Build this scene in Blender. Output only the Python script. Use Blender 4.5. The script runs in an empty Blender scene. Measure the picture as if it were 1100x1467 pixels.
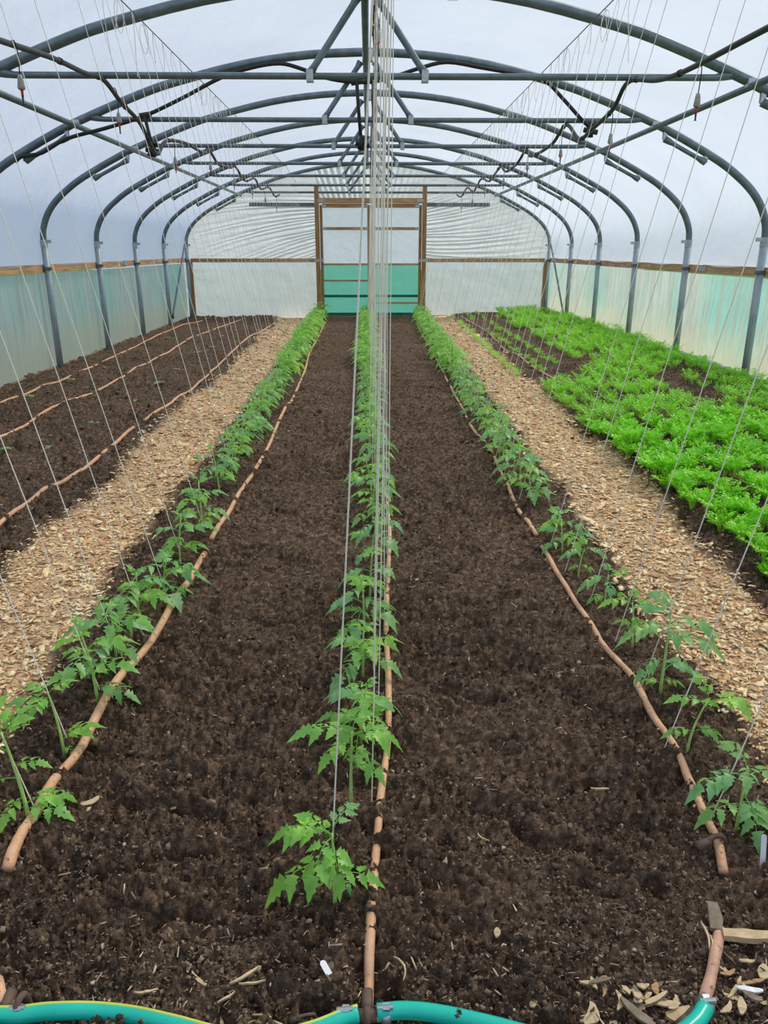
import bpy, math, random
import numpy as np
from mathutils import Vector, Matrix
random.seed(7); rng = np.random.default_rng(7)
sc = bpy.context.scene
COL = sc.collection
PI = math.pi

# ------------------------------------------------------------------ camera
FPX, CX, CY = 1102.0, 550.0, 733.5
PIT = math.atan(375.5/FPX); YAW = math.atan(22*math.cos(PIT)/FPX)
CAMZ = 1.33
cam = bpy.data.cameras.new('camera'); camo = bpy.data.objects.new('camera', cam); COL.objects.link(camo)
cam.sensor_fit = 'HORIZONTAL'; cam.sensor_width = 36; cam.lens = FPX/1100*36
cam.clip_start = 0.05; cam.clip_end = 300
camo.location = (0, 0, CAMZ); camo.rotation_euler = (PI/2-PIT, 0, -YAW)
sc.camera = camo
# ------------------------------------------------------------------ world / sun / exposure
w = bpy.data.worlds.new('sky'); sc.world = w; w.use_nodes = True
bgn = w.node_tree.nodes['Background']; bgn.inputs[0].default_value = (0.66, 0.78, 1.0, 1); bgn.inputs[1].default_value = 0.74
sun = bpy.data.lights.new('sun', 'SUN'); sun.energy = 4.0; sun.angle = math.radians(12); sun.color = (1.0, 0.90, 0.72)
suno = bpy.data.objects.new('sun', sun); COL.objects.link(suno)
suno.rotation_euler = Vector((0.55, 0.42, 0.85)).to_track_quat('Z', 'Y').to_euler()
sc.view_settings.view_transform = 'Standard'; sc.view_settings.look = 'None'
sc.view_settings.gamma = 1.0; sc.view_settings.use_curve_mapping = False
sc.view_settings.exposure = 0.0

# ------------------------------------------------------------------ measuring helpers (photo pixel -> place in the tunnel)
_F = np.array([math.sin(YAW)*math.cos(PIT), math.cos(YAW)*math.cos(PIT), -math.sin(PIT)])
_R = np.array([math.cos(YAW), -math.sin(YAW), 0.0]); _U = np.cross(_R, _F)
CAMP = np.array([0, 0, CAMZ])
def _ray(u, v): return _F+_R*(u-CX)/FPX-_U*(v-CY)/FPX
def atY(u, v, Y): d = _ray(u, v); return CAMP+d*(Y/d[1])
def onZ(u, v, z): d = _ray(u, v); return CAMP+d*((z-CAMZ)/d[2])

# ------------------------------------------------------------------ noise
def _h(ix, iy, s):
    n = (ix.astype(np.int64)*374761393+iy.astype(np.int64)*668265263+s*982451653) & 0xffffffff
    n = ((n ^ (n >> 13))*1274126177) & 0xffffffff
    n = n ^ (n >> 16)
    return (n & 0xffff)/65535.0
def vn(x, y, s=0):
    x = np.asarray(x, float); y = np.asarray(y, float)
    ix = np.floor(x); iy = np.floor(y); fx = x-ix; fy = y-iy
    fx = fx*fx*(3-2*fx); fy = fy*fy*(3-2*fy)
    a = _h(ix, iy, s); b = _h(ix+1, iy, s); c = _h(ix, iy+1, s); d = _h(ix+1, iy+1, s)
    return (a*(1-fx)+b*fx)*(1-fy)+(c*(1-fx)+d*fx)*fy
def fbm(x, y, s, o=3, g=.5):
    t = 0; a = 1; n = 0
    for k in range(o):
        t = t+a*vn(x*2.03**k+17*k, y*2.03**k-9*k, s+k); n += a; a *= g
    return t/n

def path_bounds(y):
    y = np.asarray(y, float)
    li = -1.12-.006*y-.06*(fbm(y*1.6, y*0+3, 21)-.5)*2.2; lo = -1.56-.016*y-.10*(fbm(y*1.1, y*0+8, 22)-.5)*2.2
    ri = 1.09+.012*y+.04*(fbm(y*1.6, y*0+5, 23)-.5)*2.2;  ro = np.interp(y, [0, 2.7, 4, 16], [1.40, 1.50, 1.62, 1.76])+.07*(fbm(y*1.4, y*0+1, 24)-.5)*2.2
    return lo, li, ri, ro
def smooth(a, b, x): t = np.clip((x-a)/(b-a), 0, 1); return t*t*(3-2*t)
def path_mask(x, y):
    lo, li, ri, ro = path_bounds(y)
    e = .05
    m1 = smooth(lo-e, lo+e, x)*(1-smooth(li-e, li+e, x)); m2 = smooth(ri-e, ri+e, x)*(1-smooth(ro-e, ro+e, x))
    return np.maximum(m1, m2)
def ground_base(x, y):
    x = np.asarray(x, float); y = np.asarray(y, float)
    b = np.interp(x, [-3.8, -2.0, -1.75, -1.1, -.9, 0, .9, 1.1, 1.55, 1.8, 2.3, 3.75], [0, .02, -.01, -.015, .015, 0, .015, -.015, 0, .045, .085, .15])
    m = 1-path_mask(x, y)*.8
    b = b+.05*(fbm(x*1.3, y*1.5, 5)-.5)*m
    b = b+.060*(fbm(x*1.8, y*6.5, 6, 2)-.5)*m
    return b
def ground_h(x, y):
    x = np.asarray(x, float); y = np.asarray(y, float)
    m = 1-path_mask(x, y)*.75
    b = ground_base(x, y)
    rg = .55+.9*smooth(.35, .65, fbm(x*3.1, y*3.7, 19, 2))
    n1 = fbm(x*13, y*25, 9, 3, .6)
    n2 = np.abs(fbm(x*46, y*62, 11, 2, .6)-.5)*2
    n3 = np.abs(vn(x*105, y*110, 15)-.5)*2
    pit = smooth(.62, .80, fbm(x*11+5, y*15, 29, 2))
    fade = 1/(1+y*0.015)
    return b+((n1-.5)*.075*rg-n2*.032*rg-n3*.018-pit*.040+.016)*m*fade
def gz(x, y): return float(ground_h(np.array([x]), np.array([y]))[0])
def gb(x, y): return float(ground_base(np.array([x]), np.array([y]))[0])
def px(u, v):
    z = 0.0
    for _ in range(4): p = onZ(u, v, z); z = gb(p[0], p[1])
    return float(p[0]), float(p[1]), z

# ------------------------------------------------------------------ materials
def new_mat(name):
    m = bpy.data.materials.new(name); m.use_nodes = True
    nt = m.node_tree; nt.nodes.clear()
    out = nt.nodes.new('ShaderNodeOutputMaterial')
    return m, nt, out
class NT:
    def __init__(s, nt): s.nt = nt
    def n(s, t, **k):
        nd = s.nt.nodes.new(t)
        for a, b in k.items(): setattr(nd, a, b)
        return nd
    def l(s, a, b): s.nt.links.new(a, b)
    def coords(s, scale=(1, 1, 1), kind='Object'):
        t = s.n('ShaderNodeTexCoord'); m = s.n('ShaderNodeMapping'); m.inputs['Scale'].default_value = scale
        s.l(t.outputs[kind], m.inputs[0]); return m.outputs[0]
    def noise(s, vec, scale, detail=4, rough=.55):
        n = s.n('ShaderNodeTexNoise'); n.inputs['Scale'].default_value = scale; n.inputs['Detail'].default_value = detail; n.inputs['Roughness'].default_value = rough
        s.l(vec, n.inputs['Vector']); return n.outputs[0]
    def ramp(s, fac, stops):
        r = s.n('ShaderNodeValToRGB'); e = r.color_ramp.elements
        while len(e) < len(stops): e.new(.5)
        for i, (p, c) in enumerate(stops): e[i].position = p; e[i].color = (*c, 1)
        s.l(fac, r.inputs[0]); return r.outputs[0]
    def mix(s, fac, a, b, mode='MIX'):
        m = s.n('ShaderNodeMix', data_type='RGBA', blend_type=mode)
        if isinstance(fac, (int, float)): m.inputs[0].default_value = fac
        else: s.l(fac, m.inputs[0])
        for i, c in ((6, a), (7, b)):
            if isinstance(c, tuple): m.inputs[i].default_value = (*c, 1)
            else: s.l(c, m.inputs[i])
        return m.outputs[2]
    def math(s, op, a, b=0.0):
        m = s.n('ShaderNodeMath', operation=op)
        for i, c in enumerate((a, b)):
            if isinstance(c, (int, float)): m.inputs[i].default_value = c
            else: s.l(c, m.inputs[i])
        return m.outputs[0]
    def bump(s, h, st, dist=.01):
        b = s.n('ShaderNodeBump'); b.inputs['Strength'].default_value = st; b.inputs['Distance'].default_value = dist
        s.l(h, b.inputs['Height']); return b.outputs[0]
    def pbsdf(s, col, rough=.8, metal=0, spec=.3, normal=None):
        p = s.n('ShaderNodeBsdfPrincipled')
        if isinstance(col, tuple): p.inputs['Base Color'].default_value = (*col, 1)
        else: s.l(col, p.inputs['Base Color'])
        if isinstance(rough, (int, float)): p.inputs['Roughness'].default_value = rough
        else: s.l(rough, p.inputs['Roughness'])
        p.inputs['Metallic'].default_value = metal; p.inputs['Specular IOR Level'].default_value = spec
        if normal is not None: s.l(normal, p.inputs['Normal'])
        return p.outputs[0]
def simple(name, c1, c2, scale=30, rough=.6, metal=0, spec=.3, bump=.2, stretch=(1, 1, 1)):
    m, nt, out = new_mat(name); T = NT(nt)
    v = T.coords(stretch); n = T.noise(v, scale)
    c = T.ramp(n, [(.3, c1), (.7, c2)])
    T.l(T.pbsdf(c, rough, metal, spec, T.bump(n, bump, .004)), out.inputs[0]); return m

def soil_mat():
    m, nt, out = new_mat('soil'); T = NT(nt)
    v = T.coords()
    a = T.noise(v, 2.2, 5, .6); b = T.noise(v, 45, 6, .7); c = T.noise(v, 160, 4, .75)
    base = T.ramp(b, [(.32, (.026, .016, .010)), (.5, (.140, .088, .058)), (.68, (.42, .29, .19))])
    base = T.mix(T.math('MULTIPLY', a, .6), base, (.075, .050, .036))
    fl = T.ramp(c, [(.60, (0, 0, 0)), (.72, (1, 1, 1))])
    base = T.mix(T.math('MULTIPLY', fl, .45), base, (.34, .25, .18))
    # tan litter under the chip paths, from the mesh attribute "path"
    at = T.n('ShaderNodeAttribute', attribute_name='path')
    lit = T.ramp(T.noise(v, 70, 5, .7), [(.3, (.34, .19, .10)), (.5, (.72, .48, .28)), (.7, (.92, .68, .44))])
    base = T.mix(at.outputs['Fac'], base, lit)
    h = T.math('ADD', T.math('MULTIPLY', b, .7), T.math('MULTIPLY', c, .45))
    T.l(T.pbsdf(base, .92, 0, .15, T.bump(h, 1.0, .012)), out.inputs[0]); return m
def attr_mat(name, stops, rough=.8, attr='rnd', bump=True):
    m, nt, out = new_mat(name); T = NT(nt)
    at = T.n('ShaderNodeAttribute', attribute_name=attr)
    c = T.ramp(at.outputs['Fac'], stops)
    n = T.noise(T.coords(), 90, 3)
    c = T.mix(.35, c, T.ramp(n, [(.3, (.7, .66, .6)), (.6, (1, 1, 1))]), 'MULTIPLY')
    T.l(T.pbsdf(c, rough, 0, .2, T.bump(n, .4, .004)), out.inputs[0]); return m
def sheet_mat(name, col, transp=.12, gloss=.07, streak=None, fold=None, teal=None):
    """cloudy polythene: mostly translucent, partly see-through, faint gloss"""
    m, nt, out = new_mat(name); T = NT(nt)
    v = T.coords()
    n = T.noise(v, .9, 4, .5)
    c = T.ramp(n, [(.3, tuple(x*.93 for x in col)), (.7, tuple(min(1, x*1.04) for x in col))])
    h = T.noise(v, 3.5, 4, .6)
    if teal:
        big = T.noise(T.coords((1, .55, .12)), 1.5, 3, .5)
        c = T.ramp(big, [(.36, teal[1]), (.46, teal[2]), (.60, teal[0])])
        st = T.noise(T.coords((1, 9, .5)), 2.2, 5, .65)
        c = T.mix(T.ramp(st, [(.44, (0, 0, 0)), (.62, (.8, .8, .8))]), c, teal[3])
        g = T.n('ShaderNodeTexCoord'); sp = T.n('ShaderNodeSeparateXYZ'); T.l(g.outputs['Object'], sp.inputs[0])
        low = T.math('SUBTRACT', T.math('ADD', .42, T.math('MULTIPLY', T.noise(T.coords((1, 1.2, 1.6)), 3.2, 6, .7), .5)), sp.outputs[2])
        c = T.mix(T.ramp(low, [(0.05, (0, 0, 0)), (.5, (.8, .8, .8))]), c, teal[4])
        h = T.noise(T.coords((1, 5, 1.5)), 3, 5, .6)
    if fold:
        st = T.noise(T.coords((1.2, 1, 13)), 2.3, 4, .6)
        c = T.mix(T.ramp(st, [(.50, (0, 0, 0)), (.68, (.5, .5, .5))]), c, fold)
    nb = T.bump(h, .35, .06)
    tr = T.n('ShaderNodeBsdfTranslucent'); T.l(c, tr.inputs[0]); T.l(nb, tr.inputs['Normal'])
    df = T.n('ShaderNodeBsdfDiffuse'); T.l(c, df.inputs[0])
    gl = T.n('ShaderNodeBsdfGlossy'); gl.inputs['Roughness'].default_value = .3; T.l(nb, gl.inputs['Normal'])
    tp = T.n('ShaderNodeBsdfTransparent'); tp.inputs[0].default_value = (.95, .97, 1, 1)
    m1 = T.n('ShaderNodeMixShader'); m1.inputs[0].default_value = .22; T.l(tr.outputs[0], m1.inputs[1]); T.l(df.outputs[0], m1.inputs[2])
    m2 = T.n('ShaderNodeMixShader'); m2.inputs[0].default_value = gloss; T.l(m1.outputs[0], m2.inputs[1]); T.l(gl.outputs[0], m2.inputs[2])
    m3 = T.n('ShaderNodeMixShader'); m3.inputs[0].default_value = transp; T.l(m2.outputs[0], m3.inputs[1]); T.l(tp.outputs[0], m3.inputs[2])
    T.l(m3.outputs[0], out.inputs[0]); return m
def leaf_mat(name, c1, c2, ct, scale=18, vary=True):
    m, nt, out = new_mat(name); T = NT(nt)
    n = T.noise(T.coords(), scale, 4)
    c = T.ramp(n, [(.3, c1), (.7, c2)])
    if vary:
        oi = T.n('ShaderNodeObjectInfo')
        c = T.mix(oi.outputs['Random'], c, T.mix(1.0, c, (1.35, 1.12, .75), 'MULTIPLY'))
    p = T.pbsdf(c, .38, 0, .5, T.bump(n, .5, .004))
    tr = T.n('ShaderNodeBsdfTranslucent'); tr.inputs[0].default_value = (*ct, 1)
    ms = T.n('ShaderNodeMixShader'); ms.inputs[0].default_value = .38; T.l(p, ms.inputs[1]); T.l(tr.outputs[0], ms.inputs[2])
    T.l(ms.outputs[0], out.inputs[0]); return m

M = {}
M['soil'] = soil_mat()
M['chips'] = attr_mat('wood_chips', [(0, (.40, .20, .10)), (.15, (.80, .49, .25)), (.5, (.97, .70, .39)), (.9, (.99, .82, .51)), (1, (1.0, .92, .70))])
M['crumb'] = attr_mat('soil_crumbs', [(0, (.030, .019, .013)), (.5, (.13, .086, .060)), (.97, (.30, .21, .155)), (1, (.6, .5, .38))])
M['straw'] = attr_mat('dry_litter', [(0, (.12, .08, .05)), (.6, (.34, .24, .16)), (1, (.8, .64, .47))])
M['steel'] = simple('galvanised_steel', (.115, .15, .175), (.19, .24, .27), 14, .42, .45, .5, .1)
M['poststeel'] = simple('grey_post_steel', (.30, .36, .41), (.40, .46, .51), 14, .5, .25, .4, .1)
M['zinc'] = simple('bright_zinc', (.35, .39, .42), (.52, .56, .60), 40, .35, .8, .5, .1)
M['wood'] = simple('weathered_timber', (.22, .11, .045), (.44, .26, .12), 5, .75, 0, .2, .3, (1, 1, 9))
M['woody'] = simple('weathered_timber_rail', (.36, .20, .10), (.66, .43, .24), 5, .75, 0, .2, .3, (6, .7, 9))
M['woodx'] = simple('weathered_timber_cross', (.32, .17, .08), (.60, .38, .20), 5, .75, 0, .2, .3, (.7, 6, 9))
M['woodz'] = simple('weathered_timber_post', (.25, .13, .05), (.45, .27, .12), 6, .75, 0, .2, .3, (8, 8, .7))
M['cream'] = simple('cut_wood', (.50, .36, .20), (.78, .60, .38), 30, .7, 0, .2, .4, (1, 1, 3))
M['greywood'] = simple('grey_bark', (.16, .125, .09), (.34, .27, .20), 40, .85, 0, .2, .5)
def hose_mat(name, c1, c2):
    m, nt, out = new_mat(name); T = NT(nt); v = T.coords()
    c = T.ramp(T.noise(v, 18, 4), [(.3, c1), (.7, c2)])
    c = T.mix(T.ramp(T.noise(v, 95, 4, .7), [(.60, (0, 0, 0)), (.66, (.9, .9, .9))]), c, (.06, .04, .03))
    T.l(T.pbsdf(c, .5, 0, .35, T.bump(T.noise(v, 60, 4), .3, .004)), out.inputs[0]); return m
M['hose'] = hose_mat('brown_seep_hose', (.64, .34, .19), (.82, .49, .30))
M['hosedark'] = hose_mat('dusty_brown_hose', (.50, .27, .18), (.70, .42, .30))
M['peg'] = simple('brown_plastic', (.09, .055, .04), (.17, .11, .085), 40, .6, 0, .3, .2)
M['green_hose'] = simple('green_hose', (.0, .46, .35), (.01, .56, .43), 10, .3, 0, .5, .05)
M['stripe'] = simple('yellow_stripe', (.50, .62, .08), (.60, .72, .14), 10, .35, 0, .5, .05)
M['black'] = simple('black_poly_pipe', (.010, .011, .012), (.028, .030, .033), 20, .5, 0, .4, .1)
M['greyhose'] = simple('dusty_black_pipe', (.025, .027, .03), (.10, .10, .10), 8, .6, 0, .3, .1)
M['weight'] = simple('grey_weight', (.30, .30, .29), (.44, .44, .42), 40, .6, 0, .3, .2)
M['red'] = simple('red_plastic', (.55, .02, .015), (.7, .04, .03), 20, .4, 0, .4, .05)
M['white'] = simple('white_plastic', (.78, .78, .80), (.88, .88, .9), 20, .4, 0, .4, .05)
M['twine'] = simple('jute_twine', (.82, .76, .66), (.95, .90, .80), 200, .8, 0, .2, .3)
M['wire'] = simple('thin_wire', (.10, .10, .11), (.2, .2, .2), 50, .5, .5, .3, .1)
M['roof'] = sheet_mat('cloudy_roof_polythene', (.77, .84, .92), .42, .05)
M['endsheet'] = sheet_mat('end_wall_polythene', (.74, .80, .86), .10, .10)
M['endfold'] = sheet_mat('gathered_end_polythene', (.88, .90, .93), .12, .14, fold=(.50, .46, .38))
M['skirt'] = sheet_mat('teal_side_skirt', (.5, .7, .65), .05, .06,
    teal=((.44, .84, .80), (.62, .84, .80), (.76, .84, .82), (.58, .60, .56), (.82, .77, .56)))
M['doorwhite'] = sheet_mat('door_upper_polythene', (.70, .78, .88), .08, .08)
M['doorgreen'] = sheet_mat('door_lower_polythene', (.16, .58, .47), .03, .08)
M['dkgreen'] = simple('dark_green_sheet', (.01, .13, .09), (.02, .19, .13), 8, .6, 0, .2, .1)
M['vent'] = simple('slate_batten', (.10, .12, .15), (.20, .23, .27), 12, .6, .2, .3, .2, (1, 1, 5))
M['basestrip'] = simple('pale_edging', (.50, .52, .55), (.66, .68, .70), 10, .6, 0, .3, .2)
M['leaf'] = leaf_mat('tomato_leaf', (.10, .34, .06), (.32, .68, .15), (.55, .95, .16))
M['leafblue'] = leaf_mat('tomato_leaf_bluish', (.10, .32, .12), (.34, .64, .30), (.42, .85, .22))
M['stem'] = simple('tomato_stem', (.34, .55, .13), (.55, .75, .26), 40, .5, 0, .4, .1)
M['carrot'] = leaf_mat('carrot_leaf', (.12, .48, .02), (.34, .84, .05), (.50, 1.0, .05), 8)
M['seedling'] = leaf_mat('seedling_leaf', (.20, .40, .13), (.35, .58, .22), (.4, .7, .2))
M['grass'] = simple('outside_grass', (.05, .12, .03), (.10, .20, .05), 3, .9, 0, .1, .3)

# ------------------------------------------------------------------ mesh building
class MB:
    def __init__(s): s.v = []; s.f = []; s.n = 0
    def add(s, V, Fc):
        s.v.append(np.asarray(V, float)); k = s.n
        s.f += [tuple(i+k for i in f) for f in Fc]; s.n += len(V); return s
    def box(s, c, d, rot=None, taper=1.0):
        x, y, z = d[0]/2, d[1]/2, d[2]/2
        V = np.array([(-x, -y, -z), (x, -y, -z), (x, y, -z), (-x, y, -z), (-x*taper, -y*taper, z), (x*taper, -y*taper, z), (x*taper, y*taper, z), (-x*taper, y*taper, z)])
        if rot is not None: V = V@np.array(rot).T
        return s.add(V+np.array(c), [(3, 2, 1, 0), (4, 5, 6, 7), (0, 1, 5, 4), (1, 2, 6, 5), (2, 3, 7, 6), (3, 0, 4, 7)])
    def tube(s, pts, r, n=8, cap=True, flat=1.0):
        P = [Vector(p) for p in pts]; m = len(P)
        rr = r if hasattr(r, '__len__') else [r]*m
        T = []
        for i in range(m):
            a = P[max(i-1, 0)]; b = P[min(i+1, m-1)]; t = (b-a)
            T.append(t.normalized() if t.length > 1e-9 else Vector((0, 0, 1)))
        up = Vector((0, 0, 1)) if abs(T[0].z) < .9 else Vector((0, 1, 0))
        N = (up-T[0]*up.dot(T[0])).normalized(); V = []
        for i in range(m):
            N = (N-T[i]*N.dot(T[i])).normalized(); B = T[i].cross(N)
            for k in range(n):
                a = 2*PI*k/n
                V.append(tuple(P[i]+(N*math.cos(a)*flat+B*math.sin(a))*rr[i]))
        Fc = [(i*n+k, i*n+(k+1) % n, (i+1)*n+(k+1) % n, (i+1)*n+k) for i in range(m-1) for k in range(n)]
        if cap: Fc += [tuple(range(n-1, -1, -1)), tuple((m-1)*n+k for k in range(n))]
        return s.add(V, Fc)
    def build(s, name, mat, parent=None, smooth=False, label=None):
        me = bpy.data.meshes.new(name)
        V = np.concatenate(s.v) if s.v else np.zeros((0, 3))
        me.from_pydata(V.tolist(), [], s.f)
        me.materials.append(mat)
        if smooth: me.polygons.foreach_set('use_smooth', [True]*len(me.polygons))
        me.update()
        return link(name, me, parent, label)
def link(name, me, parent=None, label=None):
    o = bpy.data.objects.new(name, me); COL.objects.link(o)
    if parent is not None: o.parent = parent
    if label: o['label'] = label
    return o
def fast_mesh(name, V, Fq, mat, attrs=None, smooth=False):
    """V (n,3), Fq (m,k) arrays"""
    me = bpy.data.meshes.new(name); V = np.asarray(V, np.float32); Fq = np.asarray(Fq, np.int32)
    k = Fq.shape[1]
    me.vertices.add(len(V)); me.vertices.foreach_set('co', V.ravel())
    me.loops.add(Fq.size); me.loops.foreach_set('vertex_index', Fq.ravel())
    me.polygons.add(len(Fq)); me.polygons.foreach_set('loop_start', np.arange(len(Fq), dtype=np.int32)*k)
    me.update(calc_edges=True)
    if smooth: me.polygons.foreach_set('use_smooth', [True]*len(Fq))
    me.materials.append(mat)
    for a, val in (attrs or {}).items():
        t = me.attributes.new(a, 'FLOAT', 'POINT'); t.data.foreach_set('value', np.asarray(val, np.float32))
    me.update(); return me
def tag(o, label, cat, group=None, kind=None):
    if label: o['label'] = label
    if cat: o['category'] = cat
    if group: o['group'] = group
    if kind: o['kind'] = kind
    return o
def struct(o, label=None): o['kind'] = 'structure'; o['label'] = label or o.name; return o
def empty(name, loc, label, cat, group=None, rz=0):
    o = bpy.data.objects.new(name, None); o.empty_display_size = .05; COL.objects.link(o)
    o.location = loc; o.rotation_euler = (0, 0, rz); return tag(o, label, cat, group)
ORD = ['first', 'second', 'third', 'fourth', 'fifth', 'sixth', 'seventh', 'eighth', 'ninth', 'tenth', 'eleventh', 'twelfth', 'thirteenth', 'fourteenth']
def interp_curve(ctrl, n):
    """Catmull-Rom through control points"""
    P = [np.array(p, float) for p in ctrl]; P = [2*P[0]-P[1]]+P+[2*P[-1]-P[-2]]; out = []
    for i in range(1, len(P)-2):
        for k in range(n):
            t = k/n
            out.append(.5*((2*P[i])+(-P[i-1]+P[i+1])*t+(2*P[i-1]-5*P[i]+4*P[i+1]-P[i+2])*t*t+(-P[i-1]+3*P[i]-3*P[i+1]+P[i+2])*t**3))
    out.append(P[-2]); return [tuple(p) for p in out]

# ================================================================== SETTING
HW = 3.68; SP = 1.798; Y0 = 7.51; YE = Y0+5*SP; YN = -0.6
prof_half = [(3.68, 1.42), (3.665, 1.55), (3.60, 1.70), (3.50, 1.83), (3.36, 1.95), (3.15, 2.09), (2.72, 2.31), (2.40, 2.445), (1.97, 2.605), (1.66, 2.70), (1.05, 2.84), (.5, 2.912), (0, 2.935)]
_pr = interp_curve([(x, 0, z) for x, z in prof_half], 3)
ARC = [(-x, z) for x, _, z in _pr]+[(x, z) for x, _, z in reversed(_pr[:-1])]
def arc_z(x):
    xs = [p[0] for p in ARC]; zs = [p[1] for p in ARC]; return float(np.interp(x, xs, zs))

# floor: a fan-shaped grid (finer near the viewer) plus coarse margins
def grid_faces(nr, nc):
    i = np.arange(nr-1)[:, None]*nc+np.arange(nc-1)[None, :]
    return np.stack([i, i+1, i+nc+1, i+nc], -1).reshape(-1, 4)
NR, NC = 780, 500
ys = np.exp(np.linspace(math.log(.88), math.log(16.75), NR)); ss = np.linspace(-1, 1, NC)
half = np.minimum(3.76, .56*ys+.34)
X = half[:, None]*ss[None, :]; Yg = np.repeat(ys[:, None], NC, 1)
Vs = [np.stack([X, Yg, ground_h(X, Yg)], -1).reshape(-1, 3)]; Fs = [grid_faces(NR, NC)]; off = NR*NC
def add_patch(x0, x1, ya, yb, nx, ny, fn=None):
    global off
    y = np.linspace(ya, yb, ny); t = np.linspace(0, 1, nx)
    a = x0(y) if callable(x0) else np.full(ny, x0); b = x1(y) if callable(x1) else np.full(ny, x1)
    XX = a[:, None]*(1-t)+b[:, None]*t; YY = np.repeat(y[:, None], nx, 1)
    Vs.append(np.stack([XX, YY, ground_h(XX, YY)-.004], -1).reshape(-1, 3)); Fs.append(grid_faces(ny, nx)+off); off += nx*ny
hf = lambda y: np.minimum(3.76, .56*y+.33)
add_patch(-3.76, lambda y: -hf(y), .88, 6.2, 40, 120); add_patch(lambda y: hf(y), 3.76, .88, 6.2, 40, 120)
add_patch(-3.76, 3.76, YN, .885, 200, 50)
V = np.concatenate(Vs); Fq = np.concatenate(Fs)
me = fast_mesh('floor', V, Fq, M['soil'], {'path': path_mask(V[:, 0], V[:, 1])}, smooth=True)
floor = struct(link('floor', me), 'dark brown crumbly tilled soil floor of the polytunnel')
# outside ground
b = MB()
for x0, x1, y0, y1 in ((-60, -3.78, -60, 60), (3.78, 60, -60, 60), (-3.78, 3.78, 16.76, 60), (-3.78, 3.78, -60, YN)):
    b.add([(x0, y0, -.05), (x1, y0, -.05), (x1, y1, -.05), (x0, y1, -.05)], [(0, 1, 2, 3)])
struct(b.build('ground', M['grass']), 'grass outside the polytunnel')

# roof sheet over the hoops, slightly slack between them
def sheet(fn, nu, nv, name, mat):
    U, W = np.meshgrid(np.linspace(0, 1, nu), np.linspace(0, 1, nv))
    return fast_mesh(name, fn(U, W).reshape(-1, 3), grid_faces(nv, nu), mat, smooth=True)
AX = np.array([p[0] for p in ARC]); AZ = np.array([p[1] for p in ARC])
AX = np.concatenate([[-3.68, -3.68], AX, [3.68, 3.68]]); AZ = np.concatenate([[1.14, 1.3], AZ, [1.3, 1.14]])
AL = np.concatenate([[0], np.cumsum(np.hypot(np.diff(AX), np.diff(AZ)))]); AL /= AL[-1]
def roof_fn(U, W):
    x = np.interp(U, AL, AX); z = np.interp(U, AL, AZ); y = YN+W*(YE+.06-YN)
    ph = ((y-Y0)/SP) % 1
    sag = .022*np.sin(PI*ph)**2
    r = np.hypot(x, z-.6); o = .045-sag+.010*(fbm(U*30, y*1.5, 31)-.5)
    return np.stack([x+x/r*o, y, z+(z-.6)/r*o], -1)
roof = struct(link('ceiling', sheet(roof_fn, 110, 150, 'ceiling', M['roof'])), 'cloudy white polythene stretched over the hoops')
def skirt_fn(sx):
    def fn(U, W):
        y = YN+U*(YE+.05-YN); z = -.05+(.0 if sx < 0 else .10)+W*(1.12-(.0 if sx < 0 else .10))
        ph = ((y-Y0)/SP) % 1
        o = .022*np.sin(PI*ph)**2+.022*(fbm(y*2.2, z*1.6, 33)-.5)+.012*np.sin(z*6+3*fbm(y*1.0, z*1.5, 35))*fbm(y*3, z*2, 36)
        return np.stack([sx*(3.765+o), y, z], -1)
    return fn
wl = struct(link('wall_left', sheet(skirt_fn(-1), 330, 34, 'wall_left', M['skirt'])), 'teal tinted cloudy side sheet, left')
wr = struct(link('wall_right', sheet(skirt_fn(1), 330, 34, 'wall_right', M['skirt'])), 'teal tinted stained side sheet, right')

# timber side rails in planks with joint plates
def rail(name, sx, label):
    joints = [YN, 3.9, 7.95 if sx < 0 else 8.9, 12.4 if sx < 0 else 12.9, YE+.02]
    root = None
    for i in range(4):
        b = MB().box((sx*3.735, (joints[i]+joints[i+1])/2, 1.128+.004*(i % 2)), (.045, joints[i+1]-joints[i]-.008, .085))
        if root is None: root = struct(b.build(name, M['woody']), label)
        else: b.build('plank', M['woody'], root)
    for y in joints[1:-1]:
        MB().box((sx*3.708, y, 1.13), (.006, .17, .05)).build('joint_plate', M['zinc'], root, label='galvanised joint plate')
    return root
rail('trim_1', -1, 'left brown timber side rail at hip height')
rail('trim_2', 1, 'right brown timber side rail at hip height')
b = MB(); b.tube(interp_curve([(3.74, y, .155+.012*math.sin(y*2.3)) for y in np.linspace(YN, YE, 22)], 3), .022, 8)
struct(b.build('baseboard_right', M['basestrip'], smooth=True), 'pale rolled edge of the right side sheet')
b = MB(); b.tube(interp_curve([(-3.745, y, .0+.008*math.sin(y*2.3)) for y in np.linspace(YN, YE, 22)], 3), .018, 8)
struct(b.build('baseboard_left', M['greywood'], smooth=True), 'pale rolled edge of the left side sheet')

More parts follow.
